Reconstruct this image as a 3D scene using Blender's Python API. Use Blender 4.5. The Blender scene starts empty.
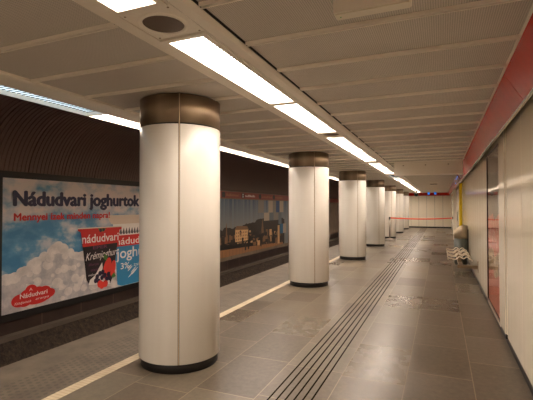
import bpy, bmesh, math, random
from mathutils import Vector, Matrix
random.seed(7)
S = bpy.context.scene
COL = S.collection
PI = math.pi

# ------------------------------------------------------------------ helpers
def lin(r, g, b):
    def f(c):
        c /= 255.0
        return c/12.92 if c <= .04045 else ((c+.055)/1.055)**2.4
    return (f(r), f(g), f(b), 1)

def mat(name, col, rough=.5, metal=0., emit=None, spec=.5, coat=0.):
    m = bpy.data.materials.new(name); m.use_nodes = True
    b = m.node_tree.nodes['Principled BSDF']
    b.inputs['Base Color'].default_value = col
    b.inputs['Roughness'].default_value = rough
    b.inputs['Metallic'].default_value = metal
    b.inputs['Specular IOR Level'].default_value = spec
    b.inputs['Coat Weight'].default_value = coat
    b.inputs['Coat Roughness'].default_value = .08
    if emit:
        b.inputs['Emission Color'].default_value = emit[0]
        b.inputs['Emission Strength'].default_value = emit[1]
    return m

class NT:
    """small node helper"""
    def __init__(s, m):
        s.m = m; s.t = m.node_tree; s.n = s.t.nodes; s.b = s.n['Principled BSDF']
        s.tc = s.n.new('ShaderNodeTexCoord')
        s.sep = s.n.new('ShaderNodeSeparateXYZ'); s.t.links.new(s.tc.outputs['Object'], s.sep.inputs[0])
        s.x, s.y, s.z = s.sep.outputs; s.obj = s.tc.outputs['Object']
    def L(s, a, b): s.t.links.new(a, b)
    def put(s, sock, v):
        if hasattr(v, 'is_output') or isinstance(v, bpy.types.NodeSocket): s.L(v, sock)
        else: sock.default_value = v
    def math(s, op, a, b=0., c=None, clamp=False):
        n = s.n.new('ShaderNodeMath'); n.operation = op; n.use_clamp = clamp
        s.put(n.inputs[0], a); s.put(n.inputs[1], b)
        if c is not None: s.put(n.inputs[2], c)
        return n.outputs[0]
    def comb(s, x, y, z):
        n = s.n.new('ShaderNodeCombineXYZ')
        for i, v in enumerate((x, y, z)): s.put(n.inputs[i], v)
        return n.outputs[0]
    def noise(s, vec, scale, detail=2., rough=.5):
        n = s.n.new('ShaderNodeTexNoise'); s.L(vec, n.inputs['Vector'])
        n.inputs['Scale'].default_value = scale; n.inputs['Detail'].default_value = detail
        n.inputs['Roughness'].default_value = rough
        return n.outputs['Fac']
    def white(s, vec):
        n = s.n.new('ShaderNodeTexWhiteNoise'); n.noise_dimensions = '3D'; s.L(vec, n.inputs['Vector'])
        return n.outputs['Value']
    def ramp(s, fac, stops, interp='LINEAR'):
        n = s.n.new('ShaderNodeValToRGB'); n.color_ramp.interpolation = interp
        e = n.color_ramp.elements
        e[0].position, e[0].color = stops[0]; e[1].position, e[1].color = stops[1]
        for p, c in stops[2:]:
            q = e.new(p); q.color = c
        s.L(fac, n.inputs[0]); return n.outputs[0]
    def mix(s, fac, a, b, mode='MIX'):
        n = s.n.new('ShaderNodeMix'); n.data_type = 'RGBA'; n.blend_type = mode
        s.put(n.inputs[0], fac); s.put(n.inputs[6], a); s.put(n.inputs[7], b)
        return n.outputs[2]
    def map(s, v, a, b, c, d):
        n = s.n.new('ShaderNodeMapRange')
        s.put(n.inputs[0], v)
        for i, q in enumerate((a, b, c, d)): n.inputs[i+1].default_value = q
        return n.outputs[0]
    def bump(s, h, strength=.2, dist=.01):
        n = s.n.new('ShaderNodeBump'); n.inputs['Strength'].default_value = strength
        n.inputs['Distance'].default_value = dist
        s.L(h, n.inputs['Height']); s.L(n.outputs[0], s.b.inputs['Normal'])
    def col(s, c): s.L(c, s.b.inputs['Base Color'])
    def rough(s, c): s.L(c, s.b.inputs['Roughness'])

class MB:
    """collects shapes, builds ONE mesh object"""
    def __init__(s): s.bm = bmesh.new(); s.mi = 0
    def m(s, i): s.mi = i; return s
    def _f(s, vs, smooth=False):
        try:
            f = s.bm.faces.new(vs); f.material_index = s.mi; f.smooth = smooth; return f
        except ValueError: pass
    def box(s, x0, x1, y0, y1, z0, z1, bevel=0.):
        v = [s.bm.verts.new((x, y, z)) for x in (x0, x1) for y in (y0, y1) for z in (z0, z1)]
        fs = [s._f([v[i] for i in q]) for q in ((0,1,3,2),(4,6,7,5),(0,4,5,1),(2,3,7,6),(0,2,6,4),(1,5,7,3))]
        if bevel:
            es = {e for f in fs for e in f.edges}
            r = bmesh.ops.bevel(s.bm, geom=list(es), offset=bevel, segments=2, affect='EDGES', profile=.6)
            for f in r['faces']: f.material_index = s.mi
        return s
    def quad(s, *p, smooth=False):
        s._f([s.bm.verts.new(q) for q in p], smooth); return s
    def extrude_y(s, prof, y0, y1, closed=True, smooth=False):
        """profile of (x,z) points swept along Y"""
        a = [s.bm.verts.new((x, y0, z)) for x, z in prof]; b = [s.bm.verts.new((x, y1, z)) for x, z in prof]
        n = len(prof)
        for i in range(n if closed else n-1):
            j = (i+1) % n; s._f((a[i], b[i], b[j], a[j]), smooth)
        if closed: s._f(a); s._f(b[::-1])
        return s
    def lathe(s, cx, cy, prof, a0=0., a1=2*PI, n=64, smooth=True):
        """profile of (r,z) revolved round the vertical at cx,cy"""
        full = abs(a1-a0-2*PI) < 1e-6; k = n if full else n+1
        rings = []
        for r, z in prof:
            rings.append([s.bm.verts.new((cx+r*math.cos(a0+(a1-a0)*i/n), cy+r*math.sin(a0+(a1-a0)*i/n), z)) for i in range(k)] if r > 1e-6
                         else [s.bm.verts.new((cx, cy, z))]*k)
        for p, q in zip(rings, rings[1:]):
            for i in range(n):
                j = (i+1) % k
                vs = []
                for w in (p[i], p[j], q[j], q[i]):
                    if w not in vs: vs.append(w)
                if len(vs) > 2: s._f(vs, smooth)
        return s
    def tube(s, pts, r, n=8, smooth=True):
        pts = [Vector(p) for p in pts]; rings = []
        for i, p in enumerate(pts):
            d = (pts[min(i+1, len(pts)-1)]-pts[max(i-1, 0)]).normalized()
            u = d.orthogonal().normalized() if i == 0 else (u - d*u.dot(d)).normalized()
            w = d.cross(u)
            rings.append([s.bm.verts.new(p+r*(math.cos(2*PI*k/n)*u+math.sin(2*PI*k/n)*w)) for k in range(n)])
        for a, b in zip(rings, rings[1:]):
            for k in range(n): s._f((a[k], a[(k+1) % n], b[(k+1) % n], b[k]), smooth)
        s._f(rings[0][::-1]); s._f(rings[-1]); return s
    def build(s, name, mats, parent=None, label=None):
        me = bpy.data.meshes.new(name)
        bmesh.ops.recalc_face_normals(s.bm, faces=s.bm.faces[:])
        s.bm.to_mesh(me); s.bm.free()
        for q in (mats if isinstance(mats, (list, tuple)) else [mats]): me.materials.append(q)
        o = bpy.data.objects.new(name, me); COL.objects.link(o)
        if parent is not None:
            o.parent = parent; o.matrix_parent_inverse = Matrix.Identity(4)
            # geometry is authored in world space: shift it into the parent's frame
            t = Vector((0, 0, 0)); q = parent
            while q is not None: t += q.location; q = q.parent
            me.transform(Matrix.Translation(-t))
        if label: o['label'] = label
        return o

def thing(name, label, cat, loc=(0, 0, 0), group=None):
    o = bpy.data.objects.new(name, None); o.empty_display_size = .1
    COL.objects.link(o); o.location = loc
    return tag(o, label, cat, group)
def tag(o, label, cat, group=None, kind=None):
    o['label'] = label; o['category'] = cat
    if group: o['group'] = group
    if kind: o['kind'] = kind
    return o
def struct(o): o['kind'] = 'structure'; return o
def dup(root, delta, label, group=None):
    def cp(o, par):
        c = o.copy(); COL.objects.link(c)
        if par is not None: c.parent = par
        for ch in kids.get(o.name, ()): cp(ch, c)
        return c
    kids = {}
    for o in COL.objects:
        if o.parent is not None: kids.setdefault(o.parent.name, []).append(o)
    r = cp(root, None); r.location = root.location + Vector(delta); r['label'] = label
    if group: r['group'] = group
    return r
ORD = ['first','second','third','fourth','fifth','sixth','seventh','eighth','ninth','tenth','eleventh','twelfth','thirteenth',
       'fourteenth','fifteenth','sixteenth','seventeenth','eighteenth','nineteenth','twentieth']

# ------------------------------------------------------------------ dimensions (metres)
CEIL = 2.62; XW = .675; YB = -5.0; YE = 32.6; XT = -7.0; XP = -3.92; PITZ = -1.25

# ------------------------------------------------------------------ materials
def floor_mat():
    m = mat('granite_floor', lin(112, 101, 85), .3); q = NT(m)
    u = q.math('DIVIDE', q.math('ADD', q.x, -.25+.55*20), .55)
    ci = q.math('FLOOR', u); fu = q.math('FRACT', u)
    rnd = q.white(q.comb(ci, 3.3, 0.))
    v = q.math('DIVIDE', q.math('ADD', q.math('ADD', q.y, 20.), rnd), q.math('ADD', .58, q.math('MULTIPLY', rnd, .38)))
    ri = q.math('FLOOR', v); fv = q.math('FRACT', v)
    t = q.white(q.comb(ci, ri, 1.7)); t2 = q.white(q.comb(ci, ri, 9.1))
    ju = q.math('LESS_THAN', q.math('MINIMUM', fu, q.math('SUBTRACT', 1., fu)), .007)
    jv = q.math('LESS_THAN', q.math('MINIMUM', fv, q.math('SUBTRACT', 1., fv)), .006)
    joint = q.math('MAXIMUM', ju, jv)
    t = q.math('MULTIPLY', t, q.map(q.math('GREATER_THAN', q.x, -.30), 0., 1., 1., .32))   # darker stone laid along the wall
    base = q.ramp(t, [(0., lin(76, 66, 55)), (1., lin(126, 112, 93)), (.3, lin(90, 79, 66)), (.6, lin(103, 92, 77)), (.8, lin(104, 97, 83))])
    n1 = q.noise(q.obj, 4.5, 5., .6); n2 = q.noise(q.obj, 20., 3., .7)
    c = q.mix(q.map(n1, .2, .8, 0., .40), base, lin(70, 61, 51))
    c = q.mix(q.map(n2, .35, .7, 0., .16), c, lin(166, 150, 128))
    c = q.mix(q.math('MULTIPLY', joint, .5), c, lin(172, 156, 130))
    # tactile guide: six milled grooves
    g = q.math('DIVIDE', q.math('ADD', q.x, 1.326), .0655)
    gi = q.math('FLOOR', g); gf = q.math('ABSOLUTE', q.math('SUBTRACT', q.math('FRACT', g), .5))
    inz = q.math('MULTIPLY', q.math('GREATER_THAN', q.x, -1.326), q.math('LESS_THAN', q.x, -.933))
    groove = q.math('MULTIPLY', q.math('LESS_THAN', gf, .12), inz)
    c = q.mix(groove, c, lin(34, 25, 18))
    # dirt line along the wall foot
    q.col(c)
    r = q.math('ADD', q.math('MULTIPLY', t2, .10), q.math('ADD', .25, q.math('MULTIPLY', n1, .03)))
    q.rough(q.math('MAXIMUM', r, q.math('MULTIPLY', groove, .9)))
    h = q.math('SUBTRACT', 0., q.math('ADD', groove, q.math('MULTIPLY', joint, .3)))
    q.L(q.math('MULTIPLY', q.math('SUBTRACT', 1., groove), .5), q.b.inputs['Specular IOR Level'])
    return m
M_floor = floor_mat()

def edge_mat():
    m = mat('edge_concrete', lin(95, 84, 70), .6); q = NT(m)
    n1 = q.noise(q.obj, 4., 5., .6)
    # rows of raised anti-slip pips next to the safety line
    a = q.math('FRACT', q.math('MULTIPLY', q.y, 16.)); row = q.math('MULTIPLY', q.x, 16.)
    a2 = q.math('FRACT', q.math('ADD', q.math('MULTIPLY', q.y, 16.), q.math('MULTIPLY', q.math('FLOOR', row), .5)))
    b = q.math('FRACT', row)
    d = q.math('SQRT', q.math('ADD', q.math('POWER', q.math('SUBTRACT', a2, .5), 2.), q.math('POWER', q.math('SUBTRACT', b, .5), 2.)))
    pip = q.math('MULTIPLY', q.math('LESS_THAN', d, .3), q.math('GREATER_THAN', q.x, -3.5))
    c = q.ramp(n1, [(.3, lin(82, 73, 61)), (.7, lin(112, 100, 84))])
    c = q.mix(q.math('MULTIPLY', pip, .5), c, lin(62, 55, 46))
    q.col(c); q.bump(pip, .5, .004)
    return m
M_edge = edge_mat()

def line_mat():
    m = mat('safety_line', lin(204, 188, 156), .5); q = NT(m)
    w = q.math('FRACT', q.math('MULTIPLY', q.y, 24.))
    rib = q.math('LESS_THAN', w, .25)
    q.col(q.mix(q.math('MULTIPLY', rib, .45), q.ramp(q.noise(q.obj, 6., 4.), [(.3, lin(178, 162, 134)), (.7, lin(204, 188, 158))]), lin(150, 130, 100)))
    return m
M_line = line_mat()

def ceil_mat():
    m = mat('perforated_ceiling', lin(160, 145, 122), .6, spec=.25); q = NT(m)
    a = q.math('SUBTRACT', q.math('FRACT', q.math('MULTIPLY', q.x, 80.)), .5)
    b = q.math('SUBTRACT', q.math('FRACT', q.math('MULTIPLY', q.y, 80.)), .5)
    d = q.math('SQRT', q.math('ADD', q.math('MULTIPLY', a, a), q.math('MULTIPLY', b, b)))
    hole = q.math('LESS_THAN', d, .27)
    c = q.ramp(q.noise(q.obj, 1.2, 4.), [(.3, lin(208, 200, 190)), (.7, lin(215, 208, 198))])
    q.col(q.mix(q.math('MULTIPLY', hole, .6), c, lin(100, 90, 78)))
    return m
M_ceil = ceil_mat()
M_cream_metal = mat('cream_painted_metal', lin(242, 234, 220), .45)
M_cream_rib = mat('cream_rib', lin(250, 243, 230), .5)
M_dark_gap = mat('shadow_gap', lin(24, 18, 13), .7)
M_black = mat('black_rubber', lin(24, 19, 16), .5)

def enamel(name, col, rough, wav=.0, tint=None):
    m = mat(name, col, rough, spec=.5); q = NT(m)
    n = q.noise(q.comb(q.math('MULTIPLY', q.x, 1.), q.math('MULTIPLY', q.y, 1.), q.math('MULTIPLY', q.z, .05)), 9., 2.)
    c = q.mix(q.map(n, .3, .7, 0., 1.), col, tint or col)
    q.col(c)
    if wav: q.bump(n, wav, .004)
    return m
M_col = enamel('column_enamel', lin(228, 223, 213), .26, .0, lin(223, 217, 206))
M_wall = enamel('wall_enamel', lin(246, 236, 215), .12, .22, lin(244, 233, 211))
M_red = enamel('red_enamel', lin(212, 42, 24), .25, .0, lin(204, 39, 22))
M_red.node_tree.nodes['Principled BSDF'].inputs['Specular IOR Level'].default_value = .28
M_redstrip = mat('red_strip', lin(135, 48, 38), .4)

def steel_mat():
    m = mat('brushed_bronze_steel', lin(150, 134, 114), .5, .8); q = NT(m)
    n = q.noise(q.comb(q.math('MULTIPLY', q.x, 1.), q.math('MULTIPLY', q.y, 1.), q.math('MULTIPLY', q.z, .02)), 5., 1.)
    q.col(q.ramp(n, [(.3, lin(128, 110, 92)), (.7, lin(176, 158, 134))])); q.rough(q.map(n, .3, .7, .38, .5))
    return m
M_cap = steel_mat()
M_steel = mat('stainless_steel', lin(200, 190, 172), .3, 1.)
M_wire = mat('bright_steel_wire', lin(222, 210, 188), .4, .6)
M_darkframe = mat('dark_brown_frame', lin(38, 28, 23), .4)
M_vault = mat('brown_corrugated_sheet', lin(108, 86, 80), .5)

def track_wall_mat():
    m = mat('track_wall_panel', lin(120, 104, 88), .5); q = NT(m)
    j = q.math('LESS_THAN', q.math('FRACT', q.math('DIVIDE', q.y, 1.1)), .012)
    c = q.ramp(q.noise(q.obj, 2., 4.), [(.3, lin(104, 88, 74)), (.7, lin(124, 108, 90))])
    q.col(q.mix(j, c, lin(50, 40, 34))); return m
M_track = track_wall_mat()
def tile_band_mat():
    m = mat('dark_tile_band', lin(60, 46, 40), .35); q = NT(m)
    j = q.math('LESS_THAN', q.math('FRACT', q.math('DIVIDE', q.y, .92)), .02)
    c = q.ramp(q.noise(q.obj, 3., 5.), [(.3, lin(50, 38, 33)), (.7, lin(66, 52, 45))])
    q.col(q.mix(j, c, lin(96, 80, 68))); return m
M_band = tile_band_mat()
def rough_conc():
    m = mat('rough_sooty_concrete', lin(62, 50, 40), .9); q = NT(m)
    n = q.noise(q.obj, 14., 6., .75)
    q.col(q.ramp(n, [(.35, lin(30, 23, 19)), (.65, lin(78, 62, 47))])); q.bump(n, 1., .05); return m
M_rough = rough_conc()
M_ledge = mat('grey_ledge', lin(92, 80, 68), .6)
M_pit = mat('track_bed', lin(45, 37, 30), .95)

LIGHT = 30.5
def lamp_mat(name, col, k):
    m = mat(name, lin(240, 235, 220), .4, emit=(col, LIGHT*k)); q = NT(m)
    # prismatic diffuser: faint lengthwise lamp image and cross ribs
    w = q.math('FRACT', q.math('MULTIPLY', q.y, 9.))
    n = q.map(w, 0., 1., .88, 1.06)
    e = q.math('MULTIPLY', n, LIGHT*k); q.L(e, q.b.inputs['Emission Strength']); return m
WARM = (1., .855, .74, 1)
M_lamp = lamp_mat('warm_diffuser', WARM, 1.)
M_lampc = lamp_mat('cool_diffuser', (.66, .86, 1., 1), 1.6/LIGHT)

# ------------------------------------------------------------------ setting: floors
b = MB().box(-2.85, .70, YB, YE, -.25, 0); struct(b.build('floor', M_floor))
b = MB().box(-2.965, -2.85, YB, YE, -.25, .002); struct(b.build('trim_1', M_line))
b = MB().box(XP, -2.965, YB, YE, -.25, 0); struct(b.build('platform_edge', M_edge))
b = MB().box(XP+.12, -2.9, YB, YE, PITZ, -.25); struct(b.build('wall_platform', M_rough))
b = MB().box(XT-.1, XP+.12, YB, YE, PITZ-.1, PITZ); struct(b.build('floor_track', M_pit))

# ------------------------------------------------------------------ setting: track wall and vault
b = MB().box(XT-.2, XT, YB, YE, -.35, 2.15); struct(b.build('wall_left', M_track))
b = MB().box(XT-.2, XT+.012, YB, YE, -.68, -.35); struct(b.build('trim_2', M_band))
b = MB().extrude_y([(XT-.2, -.78), (XT+.10, -.78), (XT+.10, -.70), (XT+.012, -.68), (XT-.2, -.68)], YB, YE)
struct(b.build('trim_3', M_ledge))
b = MB().extrude_y([(XT-.2, PITZ), (XT+.45, PITZ), (XT+.07, -.78), (XT-.2, -.78)], YB, YE)
struct(b.build('trim_4', M_rough))

def vault():
    b = MB(); arc = []
    CX, CZ, R = -5.7, 1.95, 1.29
    for i in range(21):
        a = PI*.945 - i/20*PI*.465
        arc.append((CX+R*math.cos(a), CZ+R*math.sin(a), Vector((math.cos(a), 0, math.sin(a)))))
    arc.append((-3.6, 3.2, Vector((0, 0, 1))))
    arc.insert(0, (XT+.005, 2.12, Vector((-1, 0, 0))))
    y = YB; ys = []; k = 0
    while y < YE:
        dd = .010 if k % 10 else .04
        ys += [(y, 0), (y+.055, 0), (y+.060, dd), (y+.073, dd)]; y += .078; k += 1
    prev = None
    for yy, d in ys:
        row = [b.bm.verts.new((x+n.x*d, yy, z+n.z*d)) for x, z, n in arc]
        if prev:
            for i in range(len(row)-1): b._f((prev[i], row[i], row[i+1], prev[i+1]))
        prev = row
    o = b.build('ceiling_vault', M_vault); struct(o)
    sh = MB().extrude_y([(XT-.15, 1.8), (XT-.15, 3.4), (-3.45, 3.4), (-3.45, 3.35), (XT-.1, 3.35), (XT-.1, 1.8)], YB, YE)
    struct(sh.build('ceiling_shell', M_dark_gap))
vault()

# ------------------------------------------------------------------ ceiling
PITCH = .5575; Y0 = 1.835
def ceiling():
    b = MB()
    for x0, x1 in ((-3.165, -1.73), (-1.16, .464)):
        b.m(0).quad((x0, YB, CEIL), (x1, YB, CEIL), (x1, YE, CEIL), (x0, YE, CEIL))
        k = int((YB-Y0)/PITCH); y = Y0+k*PITCH
        b.m(1)
        while y < YE-.05:
            for dy in (-.018, .010):
                b.box(x0, x1, y+dy, y+dy+.009, CEIL-.020, CEIL+.001)
            b.m(2).box(x0, x1, y-.008, y+.008, CEIL-.003, CEIL+.001); b.m(1)
            y += PITCH
    b.m(3).box(-3.8, .72, YB, YE, CEIL+.12, CEIL+.2)
    struct(b.build('ceiling', [M_ceil, M_cream_rib, M_dark_gap, M_cream_metal]))
ceiling()

# troughs that carry the lights: modelled as profiles with an open slot
b = MB()
b.extrude_y([(-1.735, CEIL+.03), (-1.735, CEIL-.012), (-1.645, CEIL-.012), (-1.645, CEIL+.05), (-1.66, CEIL+.05), (-1.66, CEIL+.03)], YB, YE)
b.extrude_y([(-1.305, CEIL+.05), (-1.305, CEIL-.012), (-1.294, CEIL-.012), (-1.294, CEIL+.05)], YB, YE)
b.m(1).box(-1.293, -1.268, YB, YE, CEIL-.010, CEIL+.05)
b.m(1).box(-1.168, -1.161, YB, YE, CEIL-.012, CEIL+.04)
b.box(-1.74, -1.727, YB, YE, CEIL-.004, CEIL+.03)
b.m(0).extrude_y([(-1.268, CEIL+.05), (-1.268, CEIL-.03), (-1.20, CEIL-.03), (-1.173, CEIL-.012), (-1.173, CEIL+.05)], YB, YE)
b.m(1).box(-1.66, -1.285, YB, YE, CEIL+.05, CEIL+.06)
tag(b.build('light_trough', [M_cream_metal, M_dark_gap]), 'long cream metal ceiling trough running above the columns with light panels and speakers in it', 'light trough')
b = MB()
b.extrude_y([(-3.165, CEIL+.03), (-3.165, CEIL-.02), (-3.20, CEIL-.03), (-3.455, CEIL-.03), (-3.475, CEIL-.01), (-3.475, CEIL+.05)], YB, YE)
b.extrude_y([(-3.775, CEIL+.05), (-3.775, CEIL-.01), (-3.80, CEIL-.01), (-3.80, CEIL+.65), (-3.775, CEIL+.65)], YB, YE)
b.m(1).box(-3.775, -3.475, YB, YE, CEIL+.05, CEIL+.06)
tag(b.build('light_trough', [M_cream_metal, M_dark_gap]), 'cream metal ceiling trough along the platform edge above the track', 'light trough')

# ------------------------------------------------------------------ ceiling lights
def make_light(x0, x1, y0, y1, label, group, m, frame=.04):
    t = thing('ceiling_light', label, 'ceiling light', ((x0+x1)/2, y0, CEIL-.01), group)
    f = MB()
    zt, zb = CEIL+.036, CEIL-.018
    for (a, c, d, e) in ((x0, x0+frame, y0, y1), (x1-frame, x1, y0, y1), (x0+frame, x1-frame, y0, y0+frame), (x0+frame, x1-frame, y1-frame, y1)):
        f.box(a, c, d, e, zb, zt)
    f.build('frame', M_cream_metal, t)
    d = MB().box(x0+frame*.5, x1-frame*.5, y0+frame*.5, y1-frame*.5, CEIL+.030, CEIL+.036); d.build('lamp_panel', m, t)
    l = MB(); k = int(round((y1-y0-2*frame)/.05))
    for i in range(k+1):
        y = y0+frame+(y1-y0-2*frame)*i/k
        l.box(x0+frame, x1-frame, y-.001, y+.001, CEIL+.019, CEIL+.028)
    l.build('louvre', M_louv, t)
    return t
M_louv = mat('louvre_blade', lin(92, 86, 78), .5)
def make_speaker(y, label):
    t = thing('ceiling_speaker', label, 'loudspeaker', (-1.475, y, CEIL-.01), 'round speakers in the light trough')
    p = MB().box(-1.643, -1.307, y-.175, y+.175, CEIL-.008, CEIL+.012, .003); p.build('mounting_plate', M_cream_metal, t)
    r = MB().lathe(-1.475, y, [(.118, CEIL-.008), (.120, CEIL-.016), (.140, CEIL-.016), (.145, CEIL-.008)], n=48)
    r.build('ring', M_cream_rib, t)
    g = MB().lathe(-1.475, y, [(0, CEIL-.013), (.07, CEIL-.0125), (.119, CEIL-.009)], n=48)
    g.build('grille', M_grille, t)
    for dx in (-.145, .145):
        for dy in (-.155, .155): MB().lathe(-1.475+dx, y+dy, [(0, CEIL-.0105), (.006, CEIL-.0105), (.007, CEIL-.007)], n=10).build('screw', M_cap, t)
    return t
def grille_mat():
    m = mat('brown_mesh_grille', lin(92, 72, 58), .6); q = NT(m)
    a = q.math('SUBTRACT', q.math('FRACT', q.math('MULTIPLY', q.x, 150.)), .5)
    c = q.math('SUBTRACT', q.math('FRACT', q.math('MULTIPLY', q.y, 150.)), .5)
    d = q.math('SQRT', q.math('ADD', q.math('MULTIPLY', a, a), q.math('MULTIPLY', c, c)))
    q.col(q.mix(q.math('LESS_THAN', d, .3), lin(104, 84, 68), lin(50, 38, 30))); return m
M_grille = grille_mat()

MOD = 3.94; SP0 = 1.94
nl = 0; ns = 0; protoL = None; protoS = None
m = -2
while SP0+m*MOD < YE-1:
    ys = SP0+m*MOD
    if m >= 0:
        lab = ('round brown speaker grille on a cream plate, nearest one in the light trough' if m == 0 else
               f'round brown speaker in the light trough, {ORD[m]} from the camera')
    else: lab = 'round speaker plate in the light trough behind the camera'
    if m >= 0:
        if protoS is None: protoS = make_speaker(ys, lab)
        else: dup(protoS, (0, m*MOD, 0), lab)
    for h_ in range(2):
        y0 = ys+.185+h_*1.79; y1 = y0+1.775
        if y1 > YE: continue
        if y1 < 1.0 and m < -1: lab = 'warm light panel in the trough over the columns, behind the camera'
        elif m < 0:
            lab = ('warm light panel in the trough over the columns, behind the camera' if h_ == 0 else
                   'warm light panel cut by the top edge of the photo, just before the nearest speaker')
        else:
            nl += 1
            side = 'just after' if h_ == 0 else 'just before'
            which = m+1 if h_ == 0 else m+2
            lab = f'warm light panel {side} the {ORD[which-1]} round speaker in the trough over the columns'
        cool = (m == 3 and h_ == 0)
        if cool:
            make_light(-1.643, -1.307, y0, y1, 'bluish white light panel in the trough, seen just below the ceiling beam', 'light panels in the trough over the columns', M_lampc)
        elif protoL is None:
            protoL = make_light(-1.643, -1.307, y0, y1, lab, 'light panels in the trough over the columns', M_lamp); py0 = y0
        else: dup(protoL, (0, y0-py0, 0), lab)
    m += 1
P2 = None; k = 0
for i in range(-4, 16):
    y1 = 3.54+1.87*(i); y0 = y1-1.86
    if y1 > YE or y0 < YB: continue
    g = 'light panels in the edge trough over the track'
    if i == 0:
        make_light(-3.773, -3.477, y0, y1, 'bluish white light panel over the track at the left side of the photo', g, M_lampc, .012); continue
    lab = ('light panel over the track outside the photo on the left' if i < 0 else
           f'warm light panel over the track, {ORD[i-1]} beyond the bluish one')
    if P2 is None: P2 = make_light(-3.773, -3.477, y0, y1, lab, g, M_lamp, .012); p2y = y0
    else: dup(P2, (0, y0-p2y, 0), lab)

# ------------------------------------------------------------------ columns
CX, CY, CP, R = -2.456, 3.52, 4.43, .403
collabs = ['white enamel round column in the foreground, largest and nearest',
           'white round column, second from the camera, right of the river mural',
           'white round column, third from the camera', 'white round column, fourth from the camera',
           'white round column, fifth from the camera, behind the steel barrier post',
           'white round column, sixth from the camera', 'farthest white round column, beside the end wall']
def make_column(label):
    t = thing('round_column', label, 'column', (CX, CY, 0), 'white round platform columns')
    MB().lathe(CX, CY, [(0, 0), (R-.022, 0), (R-.022, .10), (0, .10)], n=72).build('plinth', M_black, t, 'dark recessed base ring')
    st = math.radians(-57)
    for i in range(3):
        a0 = st+i*2*PI/3+.02; a1 = st+(i+1)*2*PI/3-.02
        p = MB().lathe(CX, CY, [(R-.012, .088), (R-.003, .088), (R, .092), (R, 2.322), (R-.003, 2.327), (R-.012, 2.327)], a0, a1, 40)
        p.build('cladding_panel', M_col, t)
    MB().lathe(CX, CY, [(R-.035, .09), (R-.035, CEIL)], n=72).build('core', M_dark_gap, t)
    sm = MB()
    for i in range(3):
        a = st+i*2*PI/3; c, s = math.cos(a), math.sin(a)
        for off in (0,):
            px, py = CX+c*(R-.008), CY+s*(R-.008); tx, ty = -s*.005, c*.005; ox, oy = c*.007, s*.007
            z0, z1 = .09, CEIL
            vs = [(px-tx, py-ty), (px+tx, py+ty), (px+tx+ox, py+ty+oy), (px-tx+ox, py-ty+oy)]
            for q in range(4):
                (ax, ay), (bx_, by_) = vs[q], vs[(q+1) % 4]
                sm.quad((ax, ay, z0), (bx_, by_, z0), (bx_, by_, z1), (ax, ay, z1))
    sm.build('seam_strip', mat('seam_strip', lin(190, 170, 140), .4), t)
    for i in range(3):
        a0 = st+i*2*PI/3+.02; a1 = st+(i+1)*2*PI/3-.02
        MB().lathe(CX, CY, [(R-.02, 2.341), (R-.001, 2.341), (R-.001, CEIL-.014), (R-.02, CEIL-.014)], a0, a1, 40).build('steel_collar', M_cap, t, 'brushed brown steel collar')
    return t
c0 = make_column(collabs[0])
for i in range(1, 7): dup(c0, (0, i*CP, 0), collabs[i])

# ------------------------------------------------------------------ right wall
def wall_right():
    b = MB()
    y = 5.28
    b.m(1).box(XW+.012, XW+.12, YB, 5.9, .0, 2.5); b.box(XW+.06, XW+.12, 5.9, 7.35, 0, 2.5); b.box(XW+.012, XW+.12, 7.35, YE, .0, 2.5)
    b.m(0)
    y1 = 5.28
    while y1 > YB:
        b.box(XW, XW+.02, max(y1-.93+.004, YB), y1, .09, 2.47, .002); y1 -= .93
    # pier next to the display case
    b.box(XW-.006, XW+.02, 5.42, 5.905, .09, 2.47, .003)
    b.box(XW-.006, XW+.02, 5.285, 5.33, .09, 2.47, .003); b.box(XW-.002, XW+.02, 5.335, 5.385, .12, 2.44, .003)
    b.box(XW, XW+.02, 5.9, 7.35, 2.36, 2.47, .002)
    b.box(XW, XW+.02, 5.9, 7.35, .045, .10, .002)
    y0 = 7.352
    while y0 < YE:
        b.box(XW, XW+.02, y0+.003, min(y0+.55, YE)-.003, .09, 2.47, .002); y0 += .55
    struct(b.build('wall_right', [M_wall, M_dark_gap]))
    b = MB().box(XW+.008, XW+.03, YB, YE, 0, .09); struct(b.build('baseboard_right', M_black))
wall_right()
# red fascia band under the ceiling edge
b = MB()
n = Vector((-.245, -.146)).normalized()   # facing down and inwards
A = Vector((.464, CEIL)); B = Vector((.606, 2.385))
yy = YB; first = True
cuts = [YB, -2.4, .68, 3.75, 6.83, 9.9, 13., 16.1, 19.2, 22.3, 25.4, 28.5, YE]
for y0, y1 in zip(cuts, cuts[1:]):
    b.m(0).extrude_y([(A.x, A.y), (B.x, B.y), (B.x+.012, B.y+.007), (A.x+.012, A.y+.007)], y0+.004, y1-.004)
b.m(1).box(.62, .70, YB, YE, 2.5, CEIL+.1)
b.extrude_y([(A.x+.02, A.y), (B.x+.02, B.y+.01), (B.x+.03, B.y+.02), (A.x+.03, A.y+.01)], YB, YE)
b.m(2).extrude_y([(.452, CEIL+.01), (.452, CEIL-.012), (.466, CEIL-.012), (.478, CEIL+.01)], YB, YE)
b.extrude_y([(B.x-.004, B.y+.004), (B.x+.002, B.y-.014), (B.x+.016, B.y-.014), (B.x+.016, B.y+.006)], YB, YE)
struct(b.build('trim_5', [M_red, M_dark_gap, M_cream_rib]))
b = MB().box(XW, .72, YB, YE, 2.48, CEIL+.15); struct(b.build('trim_6', M_dark_gap))

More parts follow.
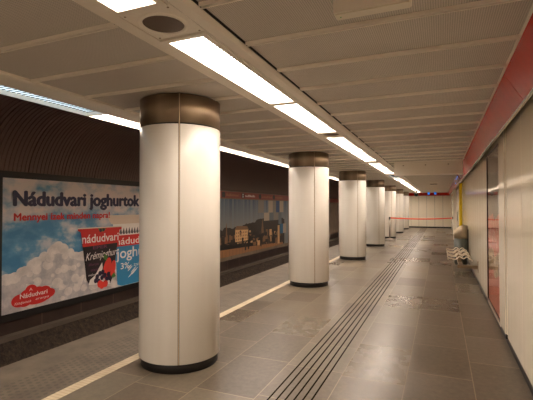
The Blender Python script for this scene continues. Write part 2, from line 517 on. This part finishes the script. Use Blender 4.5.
# end walls
def end_wall():
    b = MB()
    b.m(1).box(-3.0, .72, YE, YE+.1, 0, CEIL+.1)
    b.m(0); x = XW
    while x > -2.8:
        b.box(x-.55+.006, x-.006, YE-.025, YE+.01, .10, 2.37, .002); x -= .55
    b.m(2).box(-3.0, XW, YE-.03, YE+.01, 2.38, CEIL)
    b.m(1).box(-3.0, XW, YE-.012, YE+.01, 0, .10)
    struct(b.build('wall_end', [M_wall, M_black, M_red]))
end_wall()
b = MB().box(XT-.2, -3.0, YE, YE+.1, PITZ, 3.4); struct(b.build('wall_tunnel', M_dark_gap))
b = MB().box(XT-.2, .8, YB-.1, YB, PITZ, 3.4); struct(b.build('wall_back', M_wall))

# ------------------------------------------------------------------ downstand beam across the platform
b = MB().box(-1.05, .47, 10.45, 10.60, 2.335, CEIL+.01, .004); b.m(1).box(-1.055, .475, 10.43, 10.62, 2.315, 2.335, .003)
for x in (-.85, -.35, .15): b.m(2).box(x, x+.03, 10.44, 10.452, 2.54, 2.56)
o = b.build('ceiling_beam', [M_cream_metal, M_cream_rib, M_cap]); tag(o, 'cream boxed beam hanging under the ceiling across the platform', 'beam')

# emergency luminaire, close to the camera
t = thing('emergency_light', 'cream rectangular emergency light box on the ceiling at the top edge', 'emergency light', (-.30, 2.0, 2.5))
MB().box(-.485, -.12, 1.98, 2.056, 2.505, CEIL, .004).build('housing', M_cream_metal, t)
MB().box(-.478, -.127, 1.986, 2.050, 2.498, 2.507, .003).build('light_cover', mat('opal_cover', lin(232, 224, 205), .3), t, 'pale translucent cover strip')
MB().lathe(-.455, 2.018, [(0, 2.4965), (.004, 2.4965), (.0045, 2.499)], n=12).build('status_lamp', mat('green_led', lin(40, 120, 50), .3, emit=((.05, .5, .08, 1), .4)), t, 'small green status lamp')

# ceiling vent and dome far away
t = thing('ceiling_vent', 'small rectangular grey vent on the ceiling beyond the beam', 'vent', (-.30, 19.8, CEIL))
MB().box(-.47, -.12, 19.55, 20.05, CEIL-.05, CEIL, .01).build('housing', M_cream_metal, t)
g = MB()
for k in range(5): g.box(-.44, -.15, 19.6+k*.09, 19.64+k*.09, CEIL-.056, CEIL-.045)
g.build('louvre', M_grille, t)
t = thing('dome_camera', 'dark round dome camera hanging near the end wall', 'camera', (-1.43, 27.6, 2.3))
MB().lathe(-1.43, 27.6, [(0, 2.60), (.05, 2.60), (.05, 2.44), (.14, 2.43), (.15, 2.40), (.15, 2.36), (0, 2.36)], n=24).build('mount', M_darkframe, t)
MB().lathe(-1.43, 27.6, [(.135, 2.36), (.12, 2.28), (.07, 2.225), (0, 2.21)], n=24).build('dome', mat('smoked_dome', lin(18, 16, 16), .1), t)

# blue lit signs
M_blue = mat('blue_sign', lin(30, 110, 220), .4, emit=((.02, .22, .85, 1), 1.3))
for x, l in ((-.80, 'small blue lit sign on the end wall strip, left one of two'), (-.37, 'small blue lit sign on the end wall strip, right one of two')):
    t = thing('blue_sign', l, 'sign', (x, 31.2, 2.5), 'blue lit signs near the end wall')
    MB().box(x-.075, x+.075, 31.2, 31.26, 2.42, 2.58, .005).build('housing', M_darkframe, t)
    MB().box(x-.065, x+.065, 31.19, 31.2, 2.43, 2.57).build('lit_face', M_blue, t)
    MB().box(x-.01, x+.01, 31.22, 31.24, 2.58, CEIL).build('hanger', M_darkframe, t)

# ------------------------------------------------------------------ display case in the right wall
def case():
    t = thing('display_case', 'tall glazed poster case with dark frame set in the right wall', 'display case', (XW, 6.6, .1))
    f = MB(); x0, x1 = XW-.012, XW+.05
    f.box(x0, x1, 7.28, 7.35, .10, 2.36, .003); f.box(x0+.01, x1, 5.905, 5.93, .10, 2.36)
    f.box(x0+.006, x1, 5.93, 7.28, 2.335, 2.36); f.box(x0+.006, x1, 5.93, 7.28, .10, .125)
    f.build('frame', M_case, t)
    m = mat('case_poster', lin(90, 70, 60), .35); q = NT(m)
    n = q.noise(q.obj, 7., 5., .7)
    v = q.noise(q.comb(q.x, q.math('ADD', q.math('MULTIPLY', q.y, 2.), q.z), q.math('SUBTRACT', q.math('MULTIPLY', q.z, 3.), q.y)), 3., 4.)
    zz = q.math('ADD', q.z, q.math('MULTIPLY', q.math('SUBTRACT', q.noise(q.comb(0., q.y, 0.), 2.5, 2.), .5), .35))
    red = q.ramp(v, [(.40, lin(226, 84, 48)), (.62, lin(240, 176, 146)), (.5, lin(206, 84, 58))])
    tan = q.ramp(n, [(.38, lin(110, 88, 64)), (.62, lin(226, 196, 150))])
    low = q.math('GREATER_THAN', zz, .52); mid = q.math('GREATER_THAN', zz, .82); hi = q.math('GREATER_THAN', zz, 1.32)
    c = q.mix(low, lin(206, 96, 66), tan); c = q.mix(mid, c, red); c = q.mix(hi, c, q.ramp(n, [(.3, lin(76, 62, 52)), (.7, lin(92, 76, 63))]))
    j = q.math('LESS_THAN', q.math('ABSOLUTE', q.math('SUBTRACT', q.z, 2.13)), .006)
    q.col(q.mix(j, c, lin(40, 30, 25)))
    MB().box(XW+.006, XW+.014, 5.93, 7.28, .125, 2.335).build('poster', m, t, 'poster, dark above and orange red below')
    g = mat('case_glass', (1, 1, 1, 1), .02); gn = g.node_tree; out = gn.nodes['Material Output']
    fr = gn.nodes.new('ShaderNodeFresnel'); fr.inputs[0].default_value = 1.25
    tr = gn.nodes.new('ShaderNodeBsdfTransparent'); gl = gn.nodes.new('ShaderNodeBsdfGlossy'); gl.inputs['Roughness'].default_value = .04
    mx = gn.nodes.new('ShaderNodeMixShader'); ge = gn.nodes.new('ShaderNodeNewGeometry'); sb = gn.nodes.new('ShaderNodeMath'); sb.operation = 'SUBTRACT'; sb.use_clamp = True
    gn.links.new(fr.outputs[0], sb.inputs[0]); gn.links.new(ge.outputs['Backfacing'], sb.inputs[1]); gn.links.new(sb.outputs[0], mx.inputs[0]); gn.links.new(tr.outputs[0], mx.inputs[1])
    gn.links.new(gl.outputs[0], mx.inputs[2]); gn.links.new(mx.outputs[0], out.inputs[0])
    MB().box(XW-.004, XW+.001, 5.93, 7.28, .125, 2.335).build('glass_pane', g, t)
M_case = mat('dark_red_brown_frame', lin(58, 30, 24), .35)
case()
# service latch at the pier foot
tag(MB().box(XW-.02, XW+.0, 5.27, 5.31, .08, .125, .004).build('floor_latch', M_black), 'small black latch at the foot of the right wall beside the cream post', 'latch')

# ------------------------------------------------------------------ bench
def bench():
    t = thing('bench', 'wall mounted bench of three wavy wire seats on the right', 'bench', (.4, 10.3, 0))
    prof = [(.135, .415), (.125, .455), (.145, .462), (.20, .445), (.27, .435), (.30, .452), (.335, .49), (.365, .50), (.40, .47), (.43, .452), (.455, .47), (.485, .497), (.515, .49), (.545, .455), (.585, .44), (.60, .41)]
    for yc in (9.87, 10.66, 11.45):
        s = MB()
        y0, y1 = yc-.27, yc+.27
        for e in (y0, y1): s.tube([(x, e, z) for x, z in prof], .012, 8)
        for x, z in (prof[1], prof[3], prof[5], prof[7], prof[9], prof[11], prof[13]):
            s.tube([(x, y0, z), (x, y1, z)], .0035, 6)
        seat = s.build('seat', M_wire, t, 'wavy bright wire seat')
        MB().box(.33, .40, yc-.03, yc+.03, .33, .475, .004).build('seat_bracket', M_brack, t)
    MB().box(.33, .41, 9.30, 11.9, .30, .36, .008).build('rail', M_brack, t)
    for y in (9.20, 11.6):
        MB().box(.30, XW-.006, y, y+.07, .31, .375, .005).box(XW-.012, XW-.002, y-.03, y+.10, .24, .47, .003).build('wall_arm', M_brack, t)
M_brack = mat('tan_grey_steel', lin(128, 108, 84), .35, .4)
bench()

# ------------------------------------------------------------------ litter bin
def bin_():
    cx, cy, r = .485, 12.25, .165
    t = thing('litter_bin', 'round litter bin, slanted steel top over a dark grey drum, behind the bench', 'bin', (cx, cy, 0))
    MB().lathe(cx, cy, [(0, .0), (r*.9, .0), (r*.9, .03), (r, .035), (r, .70), (0, .70)], n=40).build('drum', M_drum, t, 'dark grey lower drum')
    b = MB(); n = 40; lo = []; hi = []; hi2 = []; inn = []
    for i in range(n):
        a = 2*PI*i/n; c, s = math.cos(a), math.sin(a)
        z = 1.02+.05*min(1, max(-1, c*1.3)) if c < .2 else 1.04
        z = 1.055 if c > .1 else 1.055+(c-.1)*.15
        lo.append(b.bm.verts.new((cx+c*(r+.003), cy+s*(r+.003), .705))); hi.append(b.bm.verts.new((cx+c*(r+.003), cy+s*(r+.003), z)))
        hi2.append(b.bm.verts.new((cx+c*(r-.02), cy+s*(r-.02), z+.004))); inn.append(b.bm.verts.new((cx+c*(r-.02), cy+s*(r-.02), z-.10)))
    for i in range(n):
        j = (i+1) % n
        b._f((lo[i], lo[j], hi[j], hi[i]), True); b._f((hi[i], hi[j], hi2[j], hi2[i])); b._f((hi2[i], hi2[j], inn[j], inn[i]), True)
    b._f(inn); b._f(lo[::-1])
    b.build('hood', M_binsteel, t, 'brushed steel slanted hood')
    MB().box(cx+r-.01, XW-.006, cy-.05, cy+.05, .25, .95, .004).build('wall_shade_strip', M_black, t)  # black strip standing in for the shadow between bin and wall
M_drum = mat('grey_green_drum', lin(74, 78, 70), .4)
M_binsteel = mat('bin_steel', lin(176, 160, 136), .48, .7)
bin_()

# yellow post
t = thing('yellow_post', 'bright yellow vertical post against the right wall behind the litter bin', 'post', (.61, 15.4, 0))
MB().box(.565, .66, 15.35, 15.55, .0, 2.36, .02).build('shaft', mat('yellow_paint', lin(255, 222, 18), .3), t)
for z in (.3, 1.9): MB().box(.66, XW-.003, 15.40, 15.50, z, z+.08).build('clamp', M_steel, t)

# door casing with belt receiver
struct(MB().box(.53, XW+.02, 21.45, 21.6, .0, 2.37, .006).box(.53, .56, 21.44, 21.45, 0, 2.37).build('door_1', M_cream_metal))
t = thing('belt_receiver', 'small black wall clip holding the far end of the red barrier belt', 'belt clip', (.53, 21.4, 1.03))
MB().box(.485, .53, 21.36, 21.46, .98, 1.08, .006).build('body', M_black, t)
t = thing('door_pull', 'small dark vertical handle on the right wall near the yellow post', 'handle', (XW, 19.6, 1.1))
MB().tube([(XW-.03, 19.5, .95), (XW-.03, 19.5, 1.35)], .012).box(XW-.03, XW, 19.49, 19.51, .98, 1.0).box(XW-.03, XW, 19.49, 19.51, 1.3, 1.32).build('grip', M_black, t)

# barrier post and belt
t = thing('barrier_post', 'slim steel barrier post standing in front of the fifth column', 'barrier post', (-2.29, 20.6, 0))
px, py = -2.29, 20.6
MB().lathe(px, py, [(0, 0), (.15, 0), (.155, .012), (.14, .022), (.04, .035), (0, .035)], n=32).build('base', M_steel, t)
MB().lathe(px, py, [(0, .03), (.038, .03), (.038, .96), (0, .96)], n=24).build('pole', mat('dull_steel', lin(132, 122, 108), .4, .5), t)
MB().lathe(px, py, [(0, .94), (.04, .94), (.042, .96), (.042, 1.05), (.035, 1.065), (0, 1.07)], n=24).build('head', M_black, t, 'black belt head')
b = MB(); N = 24; pa = Vector((px+.046, py, 1.02)); pb = Vector((.482, 21.41, 1.02)); top = []; bot = []
pt = []; 
for side in (0, 1):
    r_ = []
    for i in range(N+1):
        u = i/N; p = pa.lerp(pb, u); z = p.z-.05*4*u*(1-u)
        r_.append((b.bm.verts.new((p.x, p.y+side*.002, z+.028)), b.bm.verts.new((p.x, p.y+side*.002, z-.028))))
    pt.append(r_)
for i in range(N):
    for side in (0, 1):
        a_, c_ = pt[side][i], pt[side][i+1]; b._f((a_[0], c_[0], c_[1], a_[1]), True)
    b._f((pt[0][i][0], pt[0][i+1][0], pt[1][i+1][0], pt[1][i][0])); b._f((pt[0][i][1], pt[0][i+1][1], pt[1][i+1][1], pt[1][i][1]))
tag(b.build('barrier_belt', mat('red_orange_belt', lin(236, 84, 36), .6)), 'red orange barrier belt stretched across the platform at waist height', 'barrier belt')

# blue reading clock / display on the red band
t = thing('led_display', 'small dark display with blue lit figures on the red band', 'display', (.54, 17., 2.5))
def bandpt(u, off, y):
    p = A.lerp(B, u); nn = Vector((-(B.y-A.y)*-1, 0)); n2 = Vector((A.y-B.y, -(A.x-B.x)*-1)); n2 = Vector((-(A.y-B.y), -(B.x-A.x))).normalized()
    return (p.x+n2.x*off, y, p.y+n2.y*off)
b = MB()
def slab(b, u0, u1, y0, y1, o0, o1):
    v = [b.bm.verts.new(bandpt(u, o, y)) for u in (u0, u1) for y in (y0, y1) for o in (o0, o1)]
    for q in ((0,1,3,2),(4,6,7,5),(0,4,5,1),(2,3,7,6),(0,2,6,4),(1,5,7,3)): b._f([v[i] for i in q])
slab(b, .15, .80, 14.3, 18.3, .001, .02); b.build('casing', M_redstrip, t)
b = MB()
for y0 in (14.5, 15.2, 15.8): slab(b, .30, .42, y0, y0+.3, .02, .023)
slab(b, .55, .65, 17.3, 17.8, .02, .023)
b.build('lit_figures', M_blue, t, 'blue glowing figures')

# ------------------------------------------------------------------ printed pictures on the track wall
def text_polys(txt, size, bold=0., shear=0., sx=1.):
    cu = bpy.data.curves.new('t', 'FONT'); cu.body = txt; cu.size = size; cu.offset = bold; cu.shear = shear
    cu.resolution_u = 3
    o = bpy.data.objects.new('t', cu); COL.objects.link(o)
    dg = bpy.context.evaluated_depsgraph_get(); dg.update()
    me = bpy.data.meshes.new_from_object(o.evaluated_get(dg))
    vs = [v.co.copy() for v in me.vertices]; fs = [list(p.vertices) for p in me.polygons]
    bpy.data.objects.remove(o); bpy.data.curves.remove(cu); bpy.data.meshes.remove(me)
    return vs, fs
class Art:
    """printed shapes lying in the plane X = const; u runs along Y, v along Z"""
    def __init__(s, x): s.x = x; s.b = MB(); s.k = 0
    def P(s, pts, mi, lay):
        s.k += 1; s.b.m(mi)._f([s.b.bm.verts.new((s.x+.0012*lay+.00001*s.k, u, v)) for u, v in pts]); return s
    def disc(s, u, v, ru, rv, mi, lay, n=24, rot=0):
        c, k = math.cos(rot), math.sin(rot)
        return s.P([(u+ru*math.cos(2*PI*i/n)*c-rv*math.sin(2*PI*i/n)*k, v+ru*math.cos(2*PI*i/n)*k+rv*math.sin(2*PI*i/n)*c) for i in range(n)], mi, lay)
    def T(s, txt, u0, v0, width, height, mi, lay, bold=0., shear=0., rise=0., arc=0.):
        vs, fs = text_polys(txt, 1., bold, shear)
        xs = [v.x for v in vs]; ys = [v.y for v in vs]
        x0, x1 = min(xs), max(xs)
        k = width/(x1-x0)
        out = []
        for v in vs:
            uu = (v.x-x0)/(x1-x0)
            out.append(s.b.bm.verts.new((s.x+.0012*lay, u0+uu*width, v0+v.y*height/.73+rise*uu+arc*4*uu*(1-uu))))
        s.b.m(mi)
        for f in fs: s.b._f([out[i] for i in f])
        return s
    def build(s, name, mats, parent, label=None):
        # keep the printed faces facing the platform
        o = s.b.build(name, mats, parent, label); return o

def cloud_mat(name, c0, c1, sc):
    m = mat(name, c0, .5); q = NT(m); q.col(q.ramp(q.noise(q.obj, sc, 6., .6), [(.35, c0), (.65, c1)])); return m
M_sky = mat('poster_sky', lin(90, 140, 175), .35)
q = NT(M_sky)
nz = q.noise(q.comb(0., q.math('MULTIPLY', q.y, .8), q.math('MULTIPLY', q.z, 1.3)), 1.5, 7., .55)
grad = q.map(q.z, .95, 1.40, -.09, .075)
q.col(q.ramp(q.math('ADD', nz, grad), [(.38, lin(62, 124, 164)), (.62, lin(226, 212, 206)), (.46, lin(92, 146, 180)), (.53, lin(178, 186, 194))]))
M_cloudw = cloud_mat('cloud_white', lin(200, 190, 184), lin(232, 222, 214), 5.)
M_cloudg = cloud_mat('cloud_grey', lin(168, 164, 166), lin(212, 202, 197), 5.)
M_navy = mat('navy_print', lin(26, 22, 62), .4); M_redp = mat('red_print', lin(205, 40, 36), .4)
M_white = mat('white_print', lin(240, 232, 225), .4); M_blackp = mat('black_print', lin(32, 22, 28), .4)
M_bluep = mat('blue_print', lin(60, 140, 185), .4); M_purp = mat('purple_print', lin(120, 60, 90), .4)
M_greenp = mat('green_print', lin(70, 120, 50), .4); M_cream = mat('cream_print', lin(225, 205, 185), .4)
M_berry = mat('berry_print', lin(35, 25, 50), .4); M_pink = mat('red_berry_print', lin(215, 60, 50), .4)
M_brownp = mat('sketch_print', lin(90, 85, 90), .4)

def billboard():
    X = XT+.04
    t = thing('billboard', 'large yoghurt advertising billboard with blue sky, clouds and two cups on the track wall', 'billboard', (XT, 7.24, 0))
    y0, y1, z0, z1 = 4.72, 9.76, -.32, 2.06
    f = MB()
    f.box(XT, X+.012, y0-.08, y0, z0-.13, z1+.12, .006); f.box(XT, X+.012, y1, y1+.08, z0-.13, z1+.12, .006)
    f.box(XT, X+.012, y0, y1, z1, z1+.12, .006); f.box(XT, X+.012, y0, y1, z0-.13, z0, .006)
    f.build('frame', M_black, t, 'black frame')
    pic = MB().box(XT, X, y0, y1, z0, z1).build('picture', M_sky, t, 'printed sky picture')
    # cumulus, front to back discs
    a = Art(X); rnd = random.Random(3)
    out = [(4.72, .40), (4.95, .42), (5.15, .48), (5.38, .62), (5.62, .74), (5.85, .86), (6.02, .80), (6.2, .66), (6.45, .62), (6.8, .50), (7.3, .35), (7.8, .25), (8.4, .15), (9.1, .2), (9.75, .1)]
    def clampd(u, v, r, mi, lay):
        n = 22; pts = []
        for i in range(n):
            uu = u+r*math.cos(2*PI*i/n); vv = v+r*.85*math.sin(2*PI*i/n)
            pts.append((min(max(uu, y0), y1), min(max(vv, z0), z1)))
        a.P(pts, mi, lay)
    a.P([(y0, z0)]+[(u, v-.1) for u, v in out]+[(y1, z0)], 1, 1.)
    for (u0, v0), (u1, v1) in zip(out, out[1:]):
        for k in range(3):
            w = k/3; u = u0+(u1-u0)*w; v = v0+(v1-v0)*w-.10
            clampd(u, v+rnd.uniform(-.03, .02), rnd.uniform(.07, .13), 0, 1.3)
    for k in range(170):
        u = rnd.uniform(4.8, 9.6)
        top = next(v0+(v1-v0)*(u-u0)/(u1-u0) for (u0, v0), (u1, v1) in zip(out, out[1:]) if u0 <= u <= u1)
        v = rnd.uniform(z0, top-.10); r = rnd.uniform(.04, .12)
        clampd(u, v, r, 1 if rnd.random() < .3 else 0, 1.5+k*.008)
    a.build('cloud_picture', [M_cloudw, M_cloudg], pic, 'printed white cumulus cloud')
    L = 7
    a = Art(X); [a.T('Nádudvari joghurtok', 4.92+d, 1.575+e, 3.27, .275, 0, 8+i*.3, .010) for i, (d, e) in enumerate(((-.018, 0), (.018, 0), (0, .010), (0, -.010), (.004, 0)))]; a.build('title_lettering', M_navy, pic, 'dark blue lettering')
    a = Art(X); [a.T('Mennyei ízek minden napra!', 4.93+d, 1.305+e, 2.27, .135, 0, 8+i*.3) for i, (d, e) in enumerate(((-.008, 0), (.008, 0), (0, .008), (0, -.006), (.003, .003)))]; a.build('slogan_lettering', M_redp, pic, 'red lettering')
    # white/blue cup (behind)
    a = Art(X)
    mats = [M_bluep, M_cream, M_white, M_redp, M_brownp, M_navy]
    a.P([(7.36, .86), (8.78, .86), (8.62, -.30), (8.3, -.31), (7.6, -.31), (7.46, -.26)], 0, L)
    a.P([(7.30, 1.17), (8.84, 1.17), (8.78, .78), (7.37, .78)], 2, L+.5)
    a.P([(7.16, 1.36), (8.98, 1.36), (8.97, 1.26), (8.9, 1.15), (7.26, 1.15), (7.17, 1.26)], 1, L+1)
    a.P([(8.2, 1.37), (8.5, 1.37), (8.45, 1.29), (8.35, 1.22), (8.25, 1.29)], 0, L+1.5)
    for k in range(14):
        u = 7.42+k*.095; a.P([(u, .95), (u+.05, 1.06), (u+.09, .93), (u+.07, .90), (u+.02, .91)], 4, L+1.2)
    a.P([(7.35, .88), (8.79, .88), (8.76, .62), (7.38, .62)], 3, L+1.4)
    a.T('nádudvari', 7.40, .66, 1.32, .17, 2, L+2, .01)
    a.T('joghurt', 7.42, .34, 1.26, .26, 2, L+2, .012)
    a.T('3%', 7.56, .08, .3, .15, 2, L+2, .01); a.T('zsír', 8.0, .10, .3, .09, 2, L+2)
    for k in range(5): a.disc(7.95+.10*math.sin(k*1.3), -.06+.04*k, .16-.02*k, .016, 2, L+2, rot=.6)
    a.build('yoghurt_cup_picture', mats, pic, 'printed blue and white yoghurt cup')
    # black cup
    a = Art(X); L = 12
    mats = [M_blackp, M_redp, M_white, M_purp, M_greenp, M_berry, M_pink, M_cream]
    a.P([(6.40, 1.0), (7.50, 1.0), (7.32, -.02), (7.22, -.20), (6.62, -.11), (6.55, .0)], 0, L)
    a.P([(6.38, 1.06), (7.52, 1.06), (7.48, .72), (6.44, .70)], 1, L+.4)
    a.P([(6.31, 1.10), (7.58, 1.09), (7.58, 1.03), (7.50, 1.01), (6.38, 1.02), (6.31, 1.05)], 1, L+.6)
    a.P([(6.31, 1.11), (7.58, 1.10), (7.58, 1.08), (6.31, 1.085)], 7, L+.8)
    a.P([(6.85, 1.08), (6.90, 1.01), (7.02, 1.0), (7.1, 1.07)], 4, L+1.); a.disc(6.93, 1.03, .04, .04, 5, L+1.1); a.disc(7.02, 1.04, .035, .035, 5, L+1.1)
    a.T('nádudvari', 6.42, .78, 1.06, .19, 2, L+1, .012)
    a.T('EPER', 6.72, .63, .42, .07, 3, L+1, .01)
    a.T('Krémjoghurt', 6.52, .40, .96, .17, 2, L+1, .0, .35, .05)
    a.T('áfonya', 6.6, .28, .28, .06, 3, L+1); a.T('szeder', 6.66, .16, .28, .06, 3, L+1); a.T('málna', 6.6, .06, .2, .05, 2, L+1)
    a.P([(6.60, -.12), (6.64, -.02), (6.78, .06), (6.90, .22), (6.98, .32), (7.0, .20), (6.96, .05), (7.2, -.05), (7.22, -.20)], 2, L+1.2)
    a.disc(7.13, .17, .11, .24, 6, L+1.4, rot=-.3); a.disc(7.31, .16, .08, .17, 6, L+1.5, rot=-.2)
    rr = random.Random(5)
    for (u, v) in ((6.84, .02), (6.92, .08), (6.98, -.02), (7.06, .02), (6.88, -.08), (7.12, -.07), (7.17, .03), (7.2, -.06), (7.0, .1), (6.80, -.06)):
        a.disc(u, v, .052, .055, 5, L+1.8)
    for (u, v) in ((6.98, -.19), (7.08, -.17), (6.92, -.15), (7.3, .03)): a.disc(u, v, .075, .08, 6, L+2)
    a.P([(7.02, .40), (7.10, .33), (7.14, .44), (7.05, .50)], 4, L+1.6); a.P([(7.26, -.02), (7.34, .05), (7.40, -.05), (7.3, -.08)], 4, L+2.1)
    a.build('yoghurt_cup_picture', mats, pic, 'printed black and red fruit yoghurt cup')
    # red cloud logo
    a = Art(X); L = 9
    for u, v, ru, rv in ((5.05, -.13, .16, .115), (5.2, -.08, .16, .13), (5.27, .02, .12, .10), (5.42, -.06, .14, .12), (5.55, -.06, .14, .11), (5.66, -.10, .12, .085), (5.4, -.16, .26, .10), (5.15, -.19, .12, .07), (5.58, -.15, .12, .07)):
        a.disc(u, v, ru, rv, 0, L+u*.1, 28)
    a.T('A', 5.23, .01, .07, .055, 1, L+1); a.T('Nádudvari', 5.05, -.10, .56, .085, 1, L+1, .015, 0, 0)
    a.T('földjeitek', 4.95, -.195, .33, .045, 1, L+1, 0, .3); a.T('aranya', 5.36, -.18, .28, .045, 1, L+1, 0, .3)
    a.build('logo', [M_redp, M_white], pic, 'red cloud shaped logo with white lettering')
billboard()

def mural():
    X = XT+.02; y0, y1, z0, z1 = 10.45, 19.1, -.22, 1.83
    t = thing('wall_mural', 'panoramic mural of a riverside city, bridge and blue sky on the track wall', 'mural', (XT, 15, 0))
    m = mat('mural_sky', lin(70, 105, 145), .35); q = NT(m)
    st = q.noise(q.comb(0., q.math('MULTIPLY', q.y, 3.), q.math('MULTIPLY', q.z, .05)), 1.3, 3.)
    c = q.mix(q.map(q.z, .8, 1.8, 0., 1.), lin(128, 128, 124), lin(48, 78, 116))
    c = q.mix(q.map(st, .42, .62, 0., .75), c, lin(118, 130, 138))
    q.col(c)
    sky = MB().box(XT, X, y0, y1, z0, z1).build('picture', m, t, 'printed sky')
    mats = [mat('mural_hill', lin(44, 34, 28), .5), mat('mural_gold', lin(206, 162, 112), .5), mat('mural_ochre', lin(124, 90, 62), .5), mat('mural_dark', lin(26, 20, 20), .5), mat('mural_river_wall', lin(150, 104, 66), .5), mat('mural_teal', lin(30, 95, 135), .5)]
    r = random.Random(11)
    a = Art(X)
    top = []; n = 60
    for i in range(n+1):
        u = y0+(18.6-y0)*i/n; v = .72+.28*min(1, max(0, (u-12)/4.5))+r.uniform(-.05, .06)+(.12*math.exp(-((u-16.2)/.7)**2)); top.append((u, v))
    for (ua, va), (ub, vb) in zip(top, top[1:]): a.P([(ua, z0+.01), (ub, z0+.01), (ub, vb), (ua, va)], 0, 1)
    a.build('hill_picture', mats, sky, 'printed dark wooded hill')
    a = Art(X)
    for k in range(130):
        u = r.uniform(y0+.1, 18.2); w = r.uniform(.08, .30); v = r.uniform(.12, .62); h = r.uniform(.12, .28)
        a.P([(u, v-h), (u+w, v-h), (u+w, v), (u, v)], r.choice((1, 2, 2, 0, 3)), 2+k*.02)
        a.P([(u-.02, v), (u+w+.02, v), (u+w-.05, v+.06), (u+.05, v+.06)], r.choice((0, 3)), 2+k*.02)
    # the palace like large block
    a.P([(13.45, .25), (14.55, .25), (14.55, .66), (13.45, .70)], 1, 4.); a.P([(13.4, .70), (14.6, .66), (14.45, .80), (13.55, .84)], 2, 4.1)
    for k in range(7):
        for j in range(3): a.P([(13.53+k*.145, .30+j*.12), (13.59+k*.145, .30+j*.12), (13.59+k*.145, .37+j*.12), (13.53+k*.145, .37+j*.12)], 2, 4.3)
    a.P([(12.75, .85), (12.78, 1.0), (12.81, .85), (12.85, .3), (12.7, .3)], 2, 4.); a.P([(15.9, .9), (15.95, 1.08), (16.0, .9), (16.1, .45), (15.8, .45)], 2, 4.)
    a.build('building_picture', mats, sky, 'printed golden riverside buildings')
    a = Art(X)
    a.P([(y0, z0), (18.4, z0), (18.4, -.12), (15.0, -.02), (12.4, .05), (y0, .10)], 4, 5.)
    for k in range(30):
        u = y0+.2+k*.26; a.P([(u, z0), (u+.03, z0), (u+.03, .0), (u, .0)], 2, 5.2)
    a.P([(y0, .10), (12.4, .05), (15.0, -.02), (15.0, .12), (12.4, .22), (y0, .26)], 3, 5.3)
    a.build('embankment_picture', mats, sky, 'printed orange river embankment')
    a = Art(X)
    a.P([(14.3, .28), (18.4, .66), (18.4, .56), (14.3, .18)], 3, 6.)
    for u, w in ((14.6, .8), (15.8, 1.0), (17.2, 1.1)):
        for s in range(12):
            a0, a1 = PI*s/12, PI*(s+1)/12; zc = -.05+.05*(u-14.6)
            pts = [(u+w/2+math.cos(q)*w/2*k, zc+math.sin(q)*.42*k) for q, k in ((a0, 1), (a1, 1), (a1, .85), (a0, .85))]
            a.P(pts, 3, 6.1)
        a.P([(u-.08, -.1), (u+.04, -.1), (u+.04, .55), (u-.08, .55)], 3, 6.2)
    a.P([(17.7, -.15), (17.95, -.15), (17.95, .7), (17.7, .7)], 1, 6.3)
    a.build('bridge_picture', mats, sky, 'printed dark arched bridge')
    # checkerboard of loose sky squares at the right end
    a = Art(X)
    sq = [(15.5, 1.30, 16.1, 1.83, 1), (16.6, 1.30, 17.1, 1.83, 0), (17.1, 1.3, 17.5, 1.83, 1), (17.5, 1.30, 17.95, 1.83, 2), (17.95, 1.30, 18.45, 1.83, 0),
          (16.1, .95, 16.7, 1.3, 0), (16.7, .95, 17.2, 1.3, 3), (17.2, .95, 17.8, 1.3, 1), (17.8, .75, 18.2, 1.3, 3), (18.0, .3, 18.4, .75, 4), (18.4, .3, 18.8, .75, 0)]
    ms = [mat('sq_beige', lin(176, 158, 140), .5), mat('sq_grey', lin(132, 126, 118), .5), mat('sq_blue', lin(44, 78, 128), .5), mat('sq_slate', lin(98, 110, 118), .5), mats[5]]
    for u0, v0, u1, v1, k in sq: a.P([(u0, v0), (u1, v0), (u1, v1), (u0, v1)], k, 7+u0*.02)
    a.build('square_picture', ms, sky, 'beige, grey and blue squares')
mural()

def strip():
    X = XT+.03
    t = thing('line_name_strip', 'red strip with black badges and small pale station names above the mural', 'sign strip', (XT, 15, 1.96))
    MB().box(XT, X, 10.2, YE-.02, 1.86, 2.10, .004).build('backing', M_redstrip, t)
    for k, (u, w) in enumerate(((12.62, 1.1), (14.15, 1.0), (15.75, 1.25), (17.3, 1.0))):
        a = Art(X)
        a.P([(u-.16, 1.885), (u+.02, 1.885), (u+.05, 1.92), (u+.05, 2.04), (u+.02, 2.075), (u-.16, 2.075), (u-.19, 2.04), (u-.19, 1.92)], 0, 1)
        if k == 1: a.disc(u-.07, 2.02, .04, .035, 1, 2); a.disc(u-.07, 1.935, .04, .03, 1, 2)
        a.build('badge', [M_blackp, M_white], t, 'black badge')
        # the names cannot be read: short pale strokes of the same rhythm
        a = Art(X); r = random.Random(k); p = u+.14
        while p < u+w:
            h = r.choice((.05, .07, .05, .09)); a.P([(p, 1.94), (p+.035, 1.94), (p+.035, 1.94+h), (p, 1.94+h)], 0, 1)
            p += .06
        a.build('name_marks', [M_white if k == 1 else M_ochre], t, 'small pale name marks')
M_ochre = mat('ochre_print', lin(170, 110, 70), .5)
strip()

# ------------------------------------------------------------------ camera, world, view
cam = bpy.data.cameras.new('camera'); co = bpy.data.objects.new('camera', cam); COL.objects.link(co)
co.location = (0, 0, 1.55)
cam.sensor_width = 36; cam.lens = 36*410/533; cam.clip_start = .05; cam.clip_end = 200
yaw = math.atan(174.5/410); pitch = math.atan(6.9/410)
co.rotation_euler = (PI/2+pitch, 0, yaw)
S.camera = co
w = bpy.data.worlds.new('world'); S.world = w; w.use_nodes = True
w.node_tree.nodes['Background'].inputs[0].default_value = (.02, .017, .013, 1); w.node_tree.nodes['Background'].inputs[1].default_value = 1.
S.view_settings.view_transform = 'Standard'; S.view_settings.look = 'None'
S.view_settings.gamma = 1; S.view_settings.use_curve_mapping = False
S.view_settings.exposure = 0.
